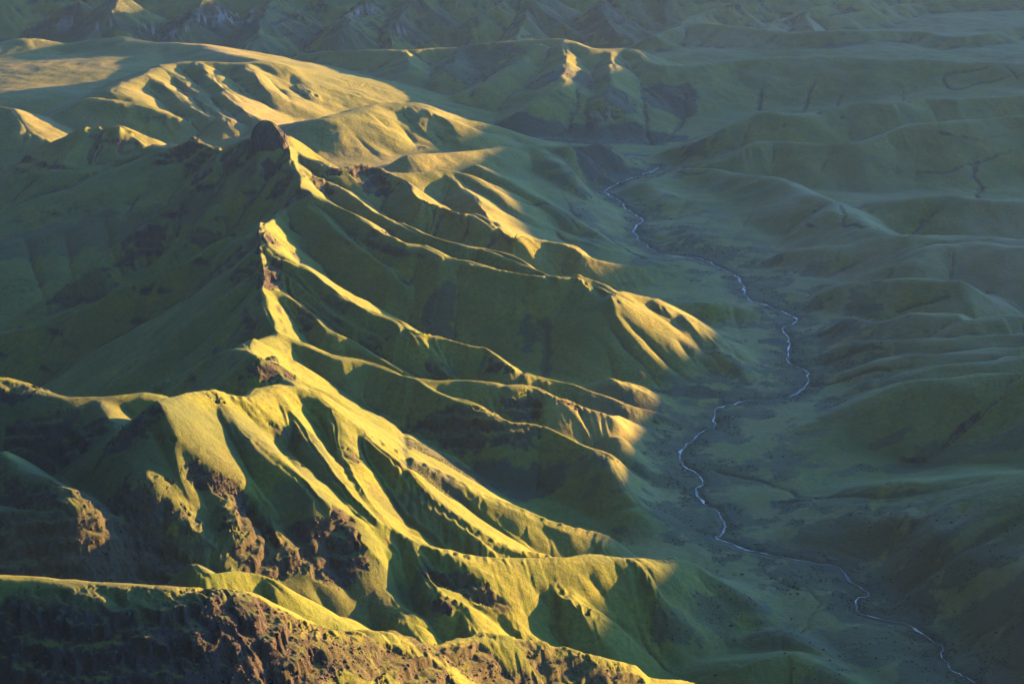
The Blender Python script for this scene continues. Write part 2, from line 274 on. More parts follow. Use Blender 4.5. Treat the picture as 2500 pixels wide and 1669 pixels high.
PATCHES = [
 ('rock',612,400,70,60,1),('rock',690,440,70,60,1),('rock',640,430,60,50,.9),('rock',600,560,22,90,1),('rock',615,640,30,160,1),('rock',560,640,60,90,.55),
 ('rock',430,335,90,60,.9),('rock',820,395,100,80,1),('rock',740,430,60,60,.8),
 ('rock',530,600,110,50,.6),('rock',480,550,80,30,.6),('rock',200,650,120,60,.5),('rock',30,660,120,60,.6),('rock',120,480,160,60,.5),('rock',220,470,140,50,.5),
 ('rock',620,850,50,40,1),('rock',20,885,60,40,1),('rock',480,905,30,20,.8),
 ('rock',140,1050,110,30,.8),('rock',60,990,90,40,.8),('rock',300,990,60,40,.8),('rock',500,1110,45,25,.9),('rock',540,1140,35,30,.8),('rock',330,1180,70,60,.8),
 ('rock',100,1210,260,110,.75),('rock',230,1290,150,100,.6),('rock',700,1240,110,60,.9),('rock',790,1240,30,60,.9),('rock',580,1280,40,30,.9),
 ('rock',60,1530,200,80,.95),('rock',340,1500,170,80,1),('rock',560,1400,110,60,1),('rock',250,1540,260,80,.9),('rock',600,1500,120,80,.9),('rock',700,1450,80,25,.8),
 ('rock',1100,1530,300,70,.85),('rock',1350,1545,150,50,.7),('rock',940,1540,100,50,.9),
 ('rock',1060,1000,220,60,.75),('rock',1000,1000,120,60,.7),('rock',1300,920,25,15,1),('rock',1190,930,60,35,.8),('rock',1230,900,30,40,.8),
 ('rock',1020,1385,30,15,.9),('rock',1040,1330,60,15,.8),('rock',1090,1360,60,12,.8),
 ('rock',760,730,60,90,.5),('rock',840,790,60,40,.5),('rock',1140,840,30,30,.8),('rock',1010,850,40,30,.6),
 ('rock',700,725,30,80,.7),('rock',790,1040,30,30,.8),('rock',680,1000,40,30,.5),
 ('rock',520,35,160,160,.8),('rock',460,30,200,120,.8),('rock',150,50,200,120,.5),('rock',300,70,160,100,.6),('rock',340,80,100,80,.7),('rock',820,30,200,150,.7),('rock',900,60,200,120,.6),('rock',1000,40,160,100,.4),
 ('rock',850,200,260,120,.55),('rock',1380,255,160,60,.7),('rock',1290,230,120,60,.5),('rock',700,30,200,150,.5),('rock',1250,30,200,120,.3),
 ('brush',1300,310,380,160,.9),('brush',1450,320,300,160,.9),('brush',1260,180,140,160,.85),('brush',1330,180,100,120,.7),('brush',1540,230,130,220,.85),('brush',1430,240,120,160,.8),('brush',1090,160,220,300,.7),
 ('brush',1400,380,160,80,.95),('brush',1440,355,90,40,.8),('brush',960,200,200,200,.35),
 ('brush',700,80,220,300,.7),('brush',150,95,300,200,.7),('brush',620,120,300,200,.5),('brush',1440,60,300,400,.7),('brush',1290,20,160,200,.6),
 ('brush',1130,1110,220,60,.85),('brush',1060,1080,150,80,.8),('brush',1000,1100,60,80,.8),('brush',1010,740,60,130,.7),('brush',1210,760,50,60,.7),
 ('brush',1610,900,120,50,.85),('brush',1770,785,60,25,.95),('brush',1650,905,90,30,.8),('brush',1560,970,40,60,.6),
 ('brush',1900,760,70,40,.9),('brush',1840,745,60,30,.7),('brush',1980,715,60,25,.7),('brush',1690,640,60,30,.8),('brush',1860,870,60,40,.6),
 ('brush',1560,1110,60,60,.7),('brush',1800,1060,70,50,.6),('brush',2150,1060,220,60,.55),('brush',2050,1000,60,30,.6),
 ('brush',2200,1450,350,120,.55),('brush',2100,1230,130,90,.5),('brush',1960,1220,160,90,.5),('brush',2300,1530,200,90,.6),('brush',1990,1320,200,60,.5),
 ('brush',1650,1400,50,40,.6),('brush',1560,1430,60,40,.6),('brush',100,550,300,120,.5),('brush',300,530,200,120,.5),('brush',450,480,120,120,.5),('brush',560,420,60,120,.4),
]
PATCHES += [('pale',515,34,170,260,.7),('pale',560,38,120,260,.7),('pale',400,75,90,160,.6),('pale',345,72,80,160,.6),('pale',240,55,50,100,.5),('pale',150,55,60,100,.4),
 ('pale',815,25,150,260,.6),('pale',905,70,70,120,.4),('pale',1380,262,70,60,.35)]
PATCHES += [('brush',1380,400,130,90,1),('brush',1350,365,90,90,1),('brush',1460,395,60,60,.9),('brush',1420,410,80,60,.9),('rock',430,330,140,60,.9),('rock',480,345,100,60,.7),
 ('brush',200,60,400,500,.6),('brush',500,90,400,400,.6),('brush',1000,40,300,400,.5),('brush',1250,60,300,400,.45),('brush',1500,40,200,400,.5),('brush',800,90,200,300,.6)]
PATCHES += [('brush',150,1000,260,120,.5),('brush',330,1060,160,140,.45),('brush',80,1150,200,120,.5),('brush',420,960,120,80,.4),('brush',600,1000,140,100,.35),('brush',560,1230,120,120,.45),('brush',760,1350,90,90,.45),('brush',900,1350,70,80,.45),  # heath on the near-left slopes, partly painted in to dim them like shade
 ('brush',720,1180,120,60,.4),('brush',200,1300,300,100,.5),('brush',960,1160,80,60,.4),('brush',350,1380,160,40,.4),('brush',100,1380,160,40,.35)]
LANDS = [('fg1','foreground_ridge','dark rocky ridge with a grassy top across the bottom left corner'),
 ('fg2','foreground_ridge','low dark ridge at the bottom edge with a sunlit crest line'),
 ('g1 g2','spur','dark broken rocky spurs stepping down behind the bottom left ridge'),
 ('s3','spur','long sunlit grassy spur with branching ribs running to the valley above the bottom ridge'),
 ('s4','spur','sunlit ribbed spur starting at the rounded green dome below the rock knob'),
 ('p2 k1','mountain_ridge','green pointed ridge with a reddish rock edge in front of the summit'),
 ('s6','spur','forked spur with a dark rocky hollow on its near side and a golden top'),
 ('s7','spur','narrow rocky spurs fanning right from the pointed ridge'),
 ('sum','mountain','highest green mountain carrying the dark rock dome'),
 ('s8','spur','large spur right of the summit with bright golden ribs at its end'),
 ('s9 s10','spur','thin grassy crests behind the large spur with lit upper edges'),
 ('h1','hill','shaded smooth hill dropping to the dark gorge of the river'),
 ('h2','hill','broad golden hill directly right of and behind the rock dome'),
 ('l0','ridge','shaded ridge with a dark hump left of the rock dome'),
 ('p1','hill','small twin pointed hill with one lit brown face in the left background'),
 ('mas','plateau','wide golden plateau with shadowed gullies in the upper left'),
 ('r1','ridge','long far ridge with dark wooded gullies and a lit crest behind the gorge'),
 ('r2','hill','green shoulder below the far ridge on the right of the gorge'),
 ('r3','hill','long rolling hill below the shoulder right of the gorge'),
 ('r4','hill','big rounded green hill above the upper river bend'),
 ('r5 r6','hill','brownish rolling hill across the river from the golden ribs'),
 ('r7','hill','set of low folded hills right of the middle river'),
 ('r8','hill','dark rounded hill with a small orange lit spot on its top at the right edge'),
 ('r9','hill','dark green shrubby hill in the lower right with a level crest'),
 ('r10','hill','dark slope in the bottom right corner above the river'),
 ('b1','hill','low shaded green hillocks on the valley floor at the bottom right'),
 ('r0','plateau','far pale plateau with thin lit edges at the top right'),
 ('esc','escarpment','blue hazy escarpment with pale cliff bands along the top edge'),
 ('base','valley_floor','green valley floor and lower slopes between the spurs and hills')]

BASE = [(b[0], b[1], b[2]-(70 if (b[0] > 1620 and 200 < b[1] and b[2] > 1605) else 0), max(b[3], .45) if (b[0] > 1620 and b[2] > 1605) else b[3], b[4]) for b in BASE]

CUTS = [([(1375,700),(1392,734),(1436,795),(1490,850),(1520,900)],17,22),([(1410,705),(1440,740),(1472,770),(1544,846),(1580,880)],16,20),([(1545,770),(1575,800),(1610,850)],14,14),
 ([(1350,760),(1400,830),(1440,900)],14,12),([(1000,1310),(1040,1400),(1080,1480)],18,16),([(1180,1300),(1250,1370),(1300,1440)],18,14),([(1330,1300),(1400,1370),(1440,1450)],18,12),
 ([(1100,890),(1140,940),(1170,970)],14,12),([(1280,935),(1330,990),(1370,1030)],14,12),([(1000,880),(1060,920)],12,8),([(1190,900),(1240,960)],14,12),
 ([(700,560),(690,640),(760,720)],14,10),([(880,1060),(960,1150),(1060,1240)],16,14),([(1000,1090),(1100,1180),(1200,1250)],16,12),([(1180,1190),(1280,1240),(1350,1270)],14,10),
 ([(400,185),(440,230),(500,270)],22,16),([(480,165),(540,215),(590,260)],22,18),([(610,175),(650,210),(670,245)],20,16),([(420,160),(470,200)],18,10),
 ([(800,300),(850,340),(880,370)],18,10),([(900,275),(940,310),(960,345)],20,14),([(980,290),(1010,315),(1020,335)],20,12),([(850,260),(900,300)],16,8),
 ([(50,540),(80,620),(100,700)],24,28),([(230,490),(250,560),(240,640)],24,30),([(150,520),(160,600),(190,660)],22,24),([(440,400),(360,520),(300,600)],24,26),([(500,440),(440,520),(400,560)],20,18),([(540,580),(440,660),(330,720)],22,16),([(560,680),(460,780),(330,870)],20,12),([(150,760),(130,820),(100,870)],22,10),([(300,730),(250,800),(190,860)],22,12),([(330,440),(290,480),(270,520)],18,18),
 ([(1650,690),(1690,720),(1700,780)],14,10),([(1620,720),(1680,800),(1720,860)],14,12),([(1580,760),(1650,830),(1690,880)],14,10),
 ([(1610,420),(1560,480),(1530,560)],22,10),([(1750,430),(1700,520),(1650,600)],22,12),([(1830,460),(1800,540),(1740,620)],22,10),
 ([(2000,590),(1940,610),(1860,640)],20,12),([(2200,610),(2150,650),(2080,700)],22,12),([(2290,590),(2270,650),(2240,700)],22,10),
 ([(1700,340),(1640,370)],20,8),([(1900,345),(1880,390),(1860,420)],22,14),([(2050,310),(2060,360),(2050,420)],22,10),([(1800,275),(1790,305)],20,10),([(1950,250),(1900,290)],20,10),
 ([(2200,900),(2150,960),(2100,1040)],22,16),([(2080,910),(2040,980),(1980,1060)],22,12),([(2300,890),(2290,960),(2260,1060)],22,14),
 ([(2150,1130),(2100,1200),(2020,1290)],22,18),([(2040,1150),(1990,1200),(1950,1270)],20,14),([(2240,1130),(2160,1230)],20,14),([(1960,1170),(1930,1220),(1910,1270)],16,10),
 ([(740,1200),(770,1290),(820,1400)],20,26),([(640,1170),(700,1260),(760,1350)],18,22),([(880,1240),(905,1330),(960,1420)],18,22),([(560,1120),(600,1200),(640,1260)],16,20),([(680,1300),(740,1370),(800,1430)],16,14),
 ([(960,1270),(1010,1340),(1060,1400)],16,16),([(400,1000),(450,1090),(510,1200)],18,20),([(330,960),(400,1080),(450,1180)],14,14),([(600,930),(640,1010),(700,1100)],18,18),([(700,930),(740,1000),(770,1080)],16,16)]

# ------------------------------------------------------------------ height field on a fan-shaped grid
TH0, TH1 = math.radians(-22.5), math.radians(22.5)
R0, R1 = 1250.0, 14500.0
Q_ = 1.0
NU = int(1500*Q_)//3*3+1; NV = int(2100*Q_)//3*3+1
def grid(nu, nv):
    th = np.linspace(TH0, TH1, nu); lr = np.linspace(math.log(R0), math.log(R1), nv)
    T, LR = np.meshgrid(th, lr); R = np.exp(LR)
    return (R*np.sin(T)).astype(np.float64), (R*np.cos(T)).astype(np.float64), R
def upsample(a, nu, nv):
    h, w_ = a.shape
    v = np.linspace(0, h-1, nv); u = np.linspace(0, w_-1, nu)
    def cub(a, v, n):
        i = np.clip(np.floor(v).astype(int), 0, n-2); f = (v-i)[:, None]
        g = lambda k: a[np.clip(i+k, 0, n-1)]
        p0, p1, p2, p3 = g(-1), g(0), g(1), g(2)
        return p1 + 0.5*f*(p2-p0 + f*(2*p0-5*p1+4*p2-p3 + f*(3*(p1-p2)+p3-p0)))
    a = cub(a, v, h); a = cub(a.T, u, w_).T
    return a
cu, cv = (NU-1)//3+1, (NV-1)//3+1
X, Y, R = grid(cu, cv)
# domain warp keeps crests from being ruler straight
wx = fbm(X, Y, 300, 4, 5, .6)*24; wy = fbm(X, Y, 300, 4, 9, .6)*24
XW, YW = X+wx, Y+wy

def base_surface(X, Y, col):
    P = np.array([(*at(b[0], b[1], b[2]), b[2]) + tuple(b[3:]) for b in BASE])
    num = 0; den = 0
    for p in P:
        d2 = (X-p[0])**2 + (Y-p[1])**2
        sc = 0.0025*(p[1]**2)
        w_ = 1/(d2+sc)**1.6*sc**0.6
        num = num + w_*p[col]; den = den+w_
    return num/den
base = base_surface(X, Y, 2)
rough = base_surface(X, Y, 3)

def seg_dist(X, Y, a, b):
    dx, dy = b[0]-a[0], b[1]-a[1]; l2 = dx*dx+dy*dy+1e-9
    t = np.clip(((X-a[0])*dx+(Y-a[1])*dy)/l2, 0, 1)
    return np.sqrt((X-a[0]-t*dx)**2+(Y-a[1]-t*dy)**2), t

REG = np.full(X.shape, -1, np.int16); REGN = []
K = 7.0      # softness in metres of the union of roofs
S = np.exp((base-1700)/K*0); acc = base.copy()
def smax(a, b, k):
    h = np.clip(0.5+0.5*(a-b)/k, 0, 1); return b+(a-b)*h + k*h*(1-h)
for region, slope, rnd, Q, L in CRESTS:
    best = np.full(X.shape, -1e9)
    # densify with Catmull-Rom for flowing lines
    n = len(Q); D = []
    for i in range(n-1):
        p0, p1, p2, p3 = Q[max(i-1, 0)], Q[i], Q[i+1], Q[min(i+2, n-1)]
        m = 3 if n > 2 else 1
        for k in range(m):
            t = k/m; D.append(p1+0.5*t*(p2-p0+t*(2*p0-5*p1+4*p2-p3+t*(3*(p1-p2)+p3-p0))))
    D.append(Q[-1]); D = np.array(D)
    ln = np.hypot(*(D[-1]-D[0])[:2])
    # bounding rows/cols for speed
    for i in range(len(D)-1):
        a, b = D[i], D[i+1]
        mx = (a+b)/2; rad = 1500
        rr = math.hypot(mx[0], mx[1])
        v0 = int(np.clip((math.log(max(rr-rad, R0))-math.log(R0))/(math.log(R1)-math.log(R0))*(cv-1)-1, 0, cv-1))
        v1 = int(np.clip((math.log(rr+rad)-math.log(R0))/(math.log(R1)-math.log(R0))*(cv-1)+2, 1, cv))
        th = math.atan2(mx[0], mx[1]); dt = math.asin(min(0.9, rad/max(rr, 10)))
        u0 = int(np.clip((th-dt-TH0)/(TH1-TH0)*(cu-1)-1, 0, cu-1)); u1 = int(np.clip((th+dt-TH0)/(TH1-TH0)*(cu-1)+2, 1, cu))
        if v1 <= v0 or u1 <= u0: continue
        sl = (slice(v0, v1), slice(u0, u1))
        d, t = seg_dist(XW[sl], YW[sl], a, b)
        # true cone envelope of a sloping crest: the governing point lies uphill of the nearest one
        ln = math.hypot(b[0]-a[0], b[1]-a[1])+1e-6; k = (b[2]-a[2])/ln; se = slope*.8
        k_ = max(-.9*se, min(.9*se, k)); t = np.clip(t+d*k_/math.sqrt(se*se-k_*k_)/ln, 0, 1)
        d = np.sqrt((XW[sl]-a[0]-t*(b[0]-a[0]))**2+(YW[sl]-a[1]-t*(b[1]-a[1]))**2)
        z = a[2]+(b[2]-a[2])*t
        dd = np.sqrt(d*d+rnd*rnd)-rnd
        h = z - slope*(0.40*L*(1-np.exp(-dd/L))+0.60*dd)
        best[sl] = np.maximum(best[sl], h)
    if region not in REGN: REGN.append(region)
    REG[best > acc] = REGN.index(region)
    acc = smax(acc, best, K+rnd*0.25)
for slope, pts in GULLIES:
    Q = []
    for p in pts: Q.append((*at(*p), p[2]))
    Q = np.array(Q)
    low = np.full(X.shape, 1e9)
    for i in range(len(Q)-1):
        d, t = seg_dist(XW, YW, Q[i], Q[i+1])
        low = np.minimum(low, Q[i][2]+(Q[i+1][2]-Q[i][2])*t + slope*d + 0*d)
    acc = -smax(-acc, -low, 10.0)

# river bed
def dense(P, step):
    out = [P[0]]
    n = len(P)
    for i in range(n-1):
        p0, p1, p2, p3 = P[max(i-1, 0)], P[i], P[i+1], P[min(i+2, n-1)]
        m = max(1, int(np.hypot(*(p2-p1)[:2])/step))
        for k in range(1, m+1):
            q = k/m; out.append(p1+0.5*q*(p2-p0+q*(2*p0-5*p1+4*p2-p3+q*(3*(p1-p2)+p3-p0))))
    return np.array(out)
RV = dense(np.array([(*at(*p), p[2]) for p in RIVER]), 9)
RV[:, 0] += fbm(RV[:, 0], RV[:, 1], 60, 4, 301, .6)*17; RV[:, 1] += fbm(RV[:, 0], RV[:, 1], 60, 4, 302, .6)*24
def river_dist(X, Y):
    best = np.full(X.shape, 1e9); zz = np.zeros(X.shape)
    for i in range(len(RV)-1):
        c = (RV[i]+RV[i+1])/2
        m0 = (np.abs(X-c[0]) < 950) & (np.abs(Y-c[1]) < 950)
        xs, ys = X[m0], Y[m0]
        d, t = seg_dist(xs, ys, RV[i], RV[i+1])
        z = RV[i][2]+(RV[i+1][2]-RV[i][2])*t
        b = best[m0]; q = zz[m0]; m = d < b
        b[m] = d[m]; q[m] = z[m]; best[m0] = b; zz[m0] = q
    return np.minimum(best, 2000), zz
RVs = RV; RV = RV[::6]; rd, rz = river_dist(X, Y); RV = RVs

# ---- full resolution
H = upsample(acc, NU, NV); ROUGH = upsample(rough, NU, NV)
RD = upsample(rd, NU, NV); RZ = upsample(rz, NU, NV)
X, Y, R = grid(NU, NV)
near = RD < 70
rdn = np.full(int(near.sum()), 1e9); xs, ys = X[near], Y[near]
order = np.argsort(ys); xs, ys = xs[order], ys[order]
for i in range(len(RV)-1):
    lo, hi = sorted((RV[i][1], RV[i+1][1])); a, b = np.searchsorted(ys, [lo-90, hi+90])
    if b > a:
        d, _ = seg_dist(xs[a:b], ys[a:b], RV[i], RV[i+1]); rdn[a:b] = np.minimum(rdn[a:b], d)
inv = np.empty_like(order); inv[order] = np.arange(len(order)); RD[near] = np.minimum(rdn[inv], 100)
DT = (TH1-TH0)/(NU-1); DL = (math.log(R1)-math.log(R0))/(NV-1)
sinT, cosT = X/R, Y/R
def grad(H):
    gt = np.gradient(H, DT, axis=1)/R; gr = np.gradient(H, DL, axis=0)/R
    return gr*sinT + gt*cosT, gr*cosT - gt*sinT
def blur(a, n):
    for _ in range(n):
        a = a.copy(); a[1:-1] = (a[:-2]+2*a[1:-1]+a[2:])/4
        a[:, 1:-1] = (a[:, :-2]+2*a[:, 1:-1]+a[:, 2:])/4
    return a
H = blur(H, 2)
def gullies(X, Y, gx, gy, wl, seed):
    s = np.hypot(gx, gy)+1e-6
    tx, ty = -gy/s, gx/s
    u = X/wl; v = Y/wl; iu = np.floor(u); iv = np.floor(v)
    hs = np.zeros(X.shape, np.float32); ws = np.zeros(X.shape, np.float32)
    for a in (-1, 0, 1):
        for b in (-1, 0, 1):
            cx = iu+a; cy = iv+b
            ox = u-(cx+hash2(cx, cy, seed)); oy = v-(cy+hash2(cx, cy, seed+3))
            d2 = ox*ox+oy*oy
            w_ = np.exp(-2.2*d2).astype(np.float32)
            ph = (ox*tx+oy*ty)*5.6
            hs += np.cos(ph).astype(np.float32)*w_; ws += w_
    return hs/ws
flat = smooth(40, 200, RD)
ROUGH = ROUGH*(.75+.45*smooth(3100, 3700, Y))                       # the flood plain stays calm
ERO = np.zeros_like(H)
HB = H.copy()
for o, (wl, am) in enumerate(((350, .10), (170, .06), (80, .032), (38, .018), (19, .012))):
    gx, gy = grad(HB if o == 0 else blur(H, 1))
    s = np.hypot(gx, gy)
    g = gullies(X+fbm(X, Y, 300, 2, 50+o)*wl*.5, Y+fbm(X, Y, 300, 2, 60+o)*wl*.5, gx, gy, wl, 100+o*7)
    amod = .35+1.3*vnoise(X/(wl*2.6), Y/(wl*2.6), 400+o)
    e = (np.minimum(s, .75)**1.2)*wl*am*g*ROUGH*amod
    H = H+e; ERO = ERO+e
# general unevenness
H = H + fbm(X, Y, 500, 4, 70)*9*flat
far = smooth(5200, 7500, Y+X*1.2)*smooth(-600, 900, X)
H = H + (fbm(X, Y, 820, 5, 71)*34*smooth(8200, 9600, Y) + fbm(X+fbm(X, Y, 500, 2, 73)*200, Y, 420, 5, 72)*13*far)*flat
H = H + fbm(X, Y, 240, 4, 74)*6*flat*smooth(300, 1200, X)
H = H + fbm(X, Y, 170, 3, 75)*3.5*flat + fbm(X, Y, 60, 4, 80)*1.6
# cliffs: layered rock bands where the ground is steep
gx, gy = grad(blur(H, 2)); SL = np.hypot(gx, gy)
strat = H + fbm(X, Y, 420, 3, 33)*35
bandn = fbm(X, Y, 330, 4, 35)
ph = (strat/74.0) % 1.0
band = np.exp(-((ph-.5)/.13)**2)
rock = smooth(.72, 1.12, SL + bandn*.75 + band*.34-.25)*smooth(.15, .8, ROUGH)
rock = rock*smooth(.3, .62, .5+fbm(X, Y, 45, 4, 91)*.9+rock*.25)
H = H + rock*(np.abs(fbm(X, Y, 26, 4, 44))*-4+1) + rock*band*3
# river channel
fp = smooth(18, 190, RD+fbm(X, Y, 220, 3, 13)*50)
H = H*fp + (1-fp)*(RZ+2.5+fbm(X, Y, 110, 4, 12)*3.0+RD*.03)
H = H - np.exp(-(RD/11)**2)*5.5

# ---- features laid on the finished surface
def surf_index(x, y):
    r = np.hypot(x, y); th = np.arctan2(x, y)
    v = np.clip((np.log(r)-math.log(R0))/DL, 0, NV-1.001); u = np.clip((th-TH0)/DT, 0, NU-1.001)
    return v, u
def height(x, y, A=None):
    A = H if A is None else A
    v, u = surf_index(np.asarray(x, float), np.asarray(y, float))
    i = v.astype(int); j = u.astype(int); f = v-i; g = u-j
    return (A[i, j]*(1-g)+A[i, j+1]*g)*(1-f)+(A[i+1, j]*(1-g)+A[i+1, j+1]*g)*f
def land(px, py):
    """first point of the ground met in a traced direction"""
    dx = (px-W0/2)/FPX; dv = (py-H0/2)/FPX
    fy = math.cos(PITCH)-dv*math.sin(PITCH); fz = -math.sin(PITCH)-dv*math.cos(PITCH)
    t = np.exp(np.linspace(math.log(1300), math.log(14000), 3000))
    hit = np.flatnonzero(CAM_Z+fz*t < height(dx*t, fy*t))
    k = hit[0] if len(hit) else len(t)-1
    return dx*t[k], fy*t[k], float(CAM_Z+fz*t[k])
def local(cx, cy, rad):
    rr = math.hypot(cx, cy); th = math.atan2(cx, cy)
    v0 = int(max(0, (math.log(max(rr-rad, R0))-math.log(R0))/DL)); v1 = int(min(NV, (math.log(rr+rad)-math.log(R0))/DL+2))
    dt = math.asin(min(.9, rad/rr)); u0 = int(max(0, (th-dt-TH0)/DT)); u1 = int(min(NU, (th+dt-TH0)/DT+2))
    return slice(v0, v1), slice(u0, u1)
PALE = np.zeros_like(H); BR = np.zeros_like(H); CARVE = np.zeros_like(H)
for pts, wdt, dep in CREEKS:
    Q = dense(np.array([land(*p) for p in pts]), 30)
    Q[:, 0] += fbm(Q[:, 0], Q[:, 1], 90, 3, 311)*14; Q[:, 1] += fbm(Q[:, 0], Q[:, 1], 90, 3, 312)*20
    for i in range(len(Q)-1):
        sl = local((Q[i][0]+Q[i+1][0])/2, (Q[i][1]+Q[i+1][1])/2, wdt*5+40)
        d, tt = seg_dist(X[sl], Y[sl], Q[i], Q[i+1])
        taper = min(1, 3*(i+1)/len(Q))
        CARVE[sl] = np.maximum(CARVE[sl], dep*taper*(.6*np.exp(-d/wdt/1.2)+.4*np.exp(-(d/wdt*2.5)**2)))
        BR[sl] = np.maximum(BR[sl], taper*smooth(wdt*.55, wdt*.25, d+fbm(X[sl], Y[sl], 34, 4, 313)*wdt*.9)*.6)
for pts, wdt, dep in CUTS:
    Q = dense(np.array([land(*p) for p in pts]), 25)
    Q[:, 0] += fbm(Q[:, 0], Q[:, 1], 120, 3, 331)*14
    for i in range(len(Q)-1):
        sl = local((Q[i][0]+Q[i+1][0])/2, (Q[i][1]+Q[i+1][1])/2, wdt*4+40)
        d, tt = seg_dist(X[sl], Y[sl], Q[i], Q[i+1]); f = (i+tt)/(len(Q)-1)
        dp = dep*np.minimum(1, np.minimum(f*2.2, (1-f)*1.6))
        CARVE[sl] = np.maximum(CARVE[sl], dp*np.exp(-(np.sqrt(d*d+9)-3)/wdt))
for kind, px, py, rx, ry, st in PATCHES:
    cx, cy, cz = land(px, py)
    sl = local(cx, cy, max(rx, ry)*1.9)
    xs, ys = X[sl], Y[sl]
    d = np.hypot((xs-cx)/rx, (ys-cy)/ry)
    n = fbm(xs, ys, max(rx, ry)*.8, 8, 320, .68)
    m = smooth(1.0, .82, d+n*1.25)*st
    if kind == 'rock':
        gxx = np.clip((SL[sl]-.25)/.4, .25, 1)
        rock[sl] = np.maximum(rock[sl], m*gxx)
        cr = np.abs(fbm(xs+ys*.3, ys, 38, 4, 321))
        H[sl] -= m*(cr*7+np.maximum(0, fbm(xs, ys, 14, 2, 322))*3)
    elif kind == 'pale':
        gxx = smooth(.35, .6, SL[sl]); colm = smooth(-.15, .25, fbm(xs*1.0+ys*.25, ys*.12+7, 26, 4, 324))
        zb = np.exp(-((H[sl]-cz)/38)**2)
        PALE[sl] = np.maximum(PALE[sl], smooth(1.1, .8, d+n*.6)*zb*colm*(.4+.6*gxx)*st)
        H[sl] -= smooth(1.1, .8, d+n*.6)*zb*(1-colm)*8
    else:
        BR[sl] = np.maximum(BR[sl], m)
H = H-CARVE
strat = H + fbm(X, Y, 240, 6, 33, .6)*46
fr = (strat/27) % 1.0
H = H + np.clip(rock, 0, 1)*((smooth(.35, .65, fr)-fr)*17*(.15+.85*smooth(.35, .6, vnoise(X/70, Y/70, 47))) - np.abs(fbm(X, Y, 17, 3, 45))*3.5)
gx, gy = grad(H); rock = rock*(.30+.70*smooth(.30, .62, np.hypot(gx, gy)+fbm(X, Y, 24, 3, 46)*.25))
np_H = H

print('terrain', H.shape, H.min(), H.max())

# ------------------------------------------------------------------ materials
def nodes(name):
    m = bpy.data.materials.new(name); m.use_nodes = True
    return m, m.node_tree.nodes, m.node_tree.links
def terrain_material():
    m, N, Lk = nodes('grassland_and_rock')
    bs = N['Principled BSDF']; bs.inputs['Roughness'].default_value = 0.95
    bs.inputs['Specular IOR Level'].default_value = 0.15
    geo = N.new('ShaderNodeTexCoord')
    def attr(n):
        a = N.new('ShaderNodeAttribute'); a.attribute_name = n; return a.outputs['Fac']
    def noise(scale, det, rough=.6, vec=None):
        t = N.new('ShaderNodeTexNoise'); t.inputs['Scale'].default_value = scale
        t.inputs['Detail'].default_value = det; t.inputs['Roughness'].default_value = rough
        Lk.new(vec or geo.outputs['Object'], t.inputs['Vector']); return t.outputs['Fac']
    def ramp(f, a, b, ca=(0, 0, 0, 1), cb=(1, 1, 1, 1)):
        r = N.new('ShaderNodeValToRGB'); e = r.color_ramp.elements
        e[0].position = a; e[1].position = b; e[0].color = ca; e[1].color = cb
        Lk.new(f, r.inputs[0]); return r.outputs[0]
    def mix(f, a, b, mode='MIX'):
        x = N.new('ShaderNodeMix'); x.data_type = 'RGBA'; x.blend_type = mode
        if isinstance(f, float): x.inputs[0].default_value = f
        else: Lk.new(f, x.inputs[0])
        for i, c in ((6, a), (7, b)):
            if isinstance(c, tuple): x.inputs[i].default_value = c
            else: Lk.new(c, x.inputs[i])
        return x.outputs[2]
    g1 = (.100, .114, .011, 1); g2 = (.050, .080, .012, 1); g3 = (.190, .150, .085, 1)
    c = mix(ramp(noise(.006, 6), .38, .62), g1, g2)
    c = mix(ramp(noise(.09, 6, .8), .42, .62), c, (.042, .062, .011, 1))
    c = mix(ramp(noise(.028, 7, .75), .54, .74), c, (.078, .070, .020, 1))
    dry = N.new('ShaderNodeMath'); dry.operation = 'MULTIPLY'
    Lk.new(attr('dry'), dry.inputs[0]); Lk.new(ramp(noise(.0022, 4), .3, .7), dry.inputs[1])
    c = mix(dry.outputs[0], c, g3)
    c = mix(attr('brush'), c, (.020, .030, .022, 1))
    mp = N.new('ShaderNodeMapping'); mp.inputs['Scale'].default_value = (1, 1, .4); Lk.new(geo.outputs['Object'], mp.inputs[0])
    rk = mix(ramp(noise(.075, 8, .8, mp.outputs[0]), .38, .66), (.008, .0065, .006, 1), (.030, .028, .028, 1))
    c = mix(attr('rock'), c, rk)
    c = mix(attr('pale'), c, (.24, .19, .17, 1))
    Lk.new(c, bs.inputs['Base Color'])
    bp = N.new('ShaderNodeBump'); bp.inputs['Strength'].default_value = .8; bp.inputs['Distance'].default_value = 3.5
    ad = N.new('ShaderNodeMath'); ad.operation = 'MULTIPLY_ADD'; ad.inputs[1].default_value = .5
    Lk.new(noise(.35, 5, .7), ad.inputs[0]); Lk.new(noise(.07, 4, .6), ad.inputs[2])
    Lk.new(ad.outputs[0], bp.inputs['Height']); Lk.new(bp.outputs[0], bs.inputs['Normal'])
    return m
M_TERR = terrain_material()

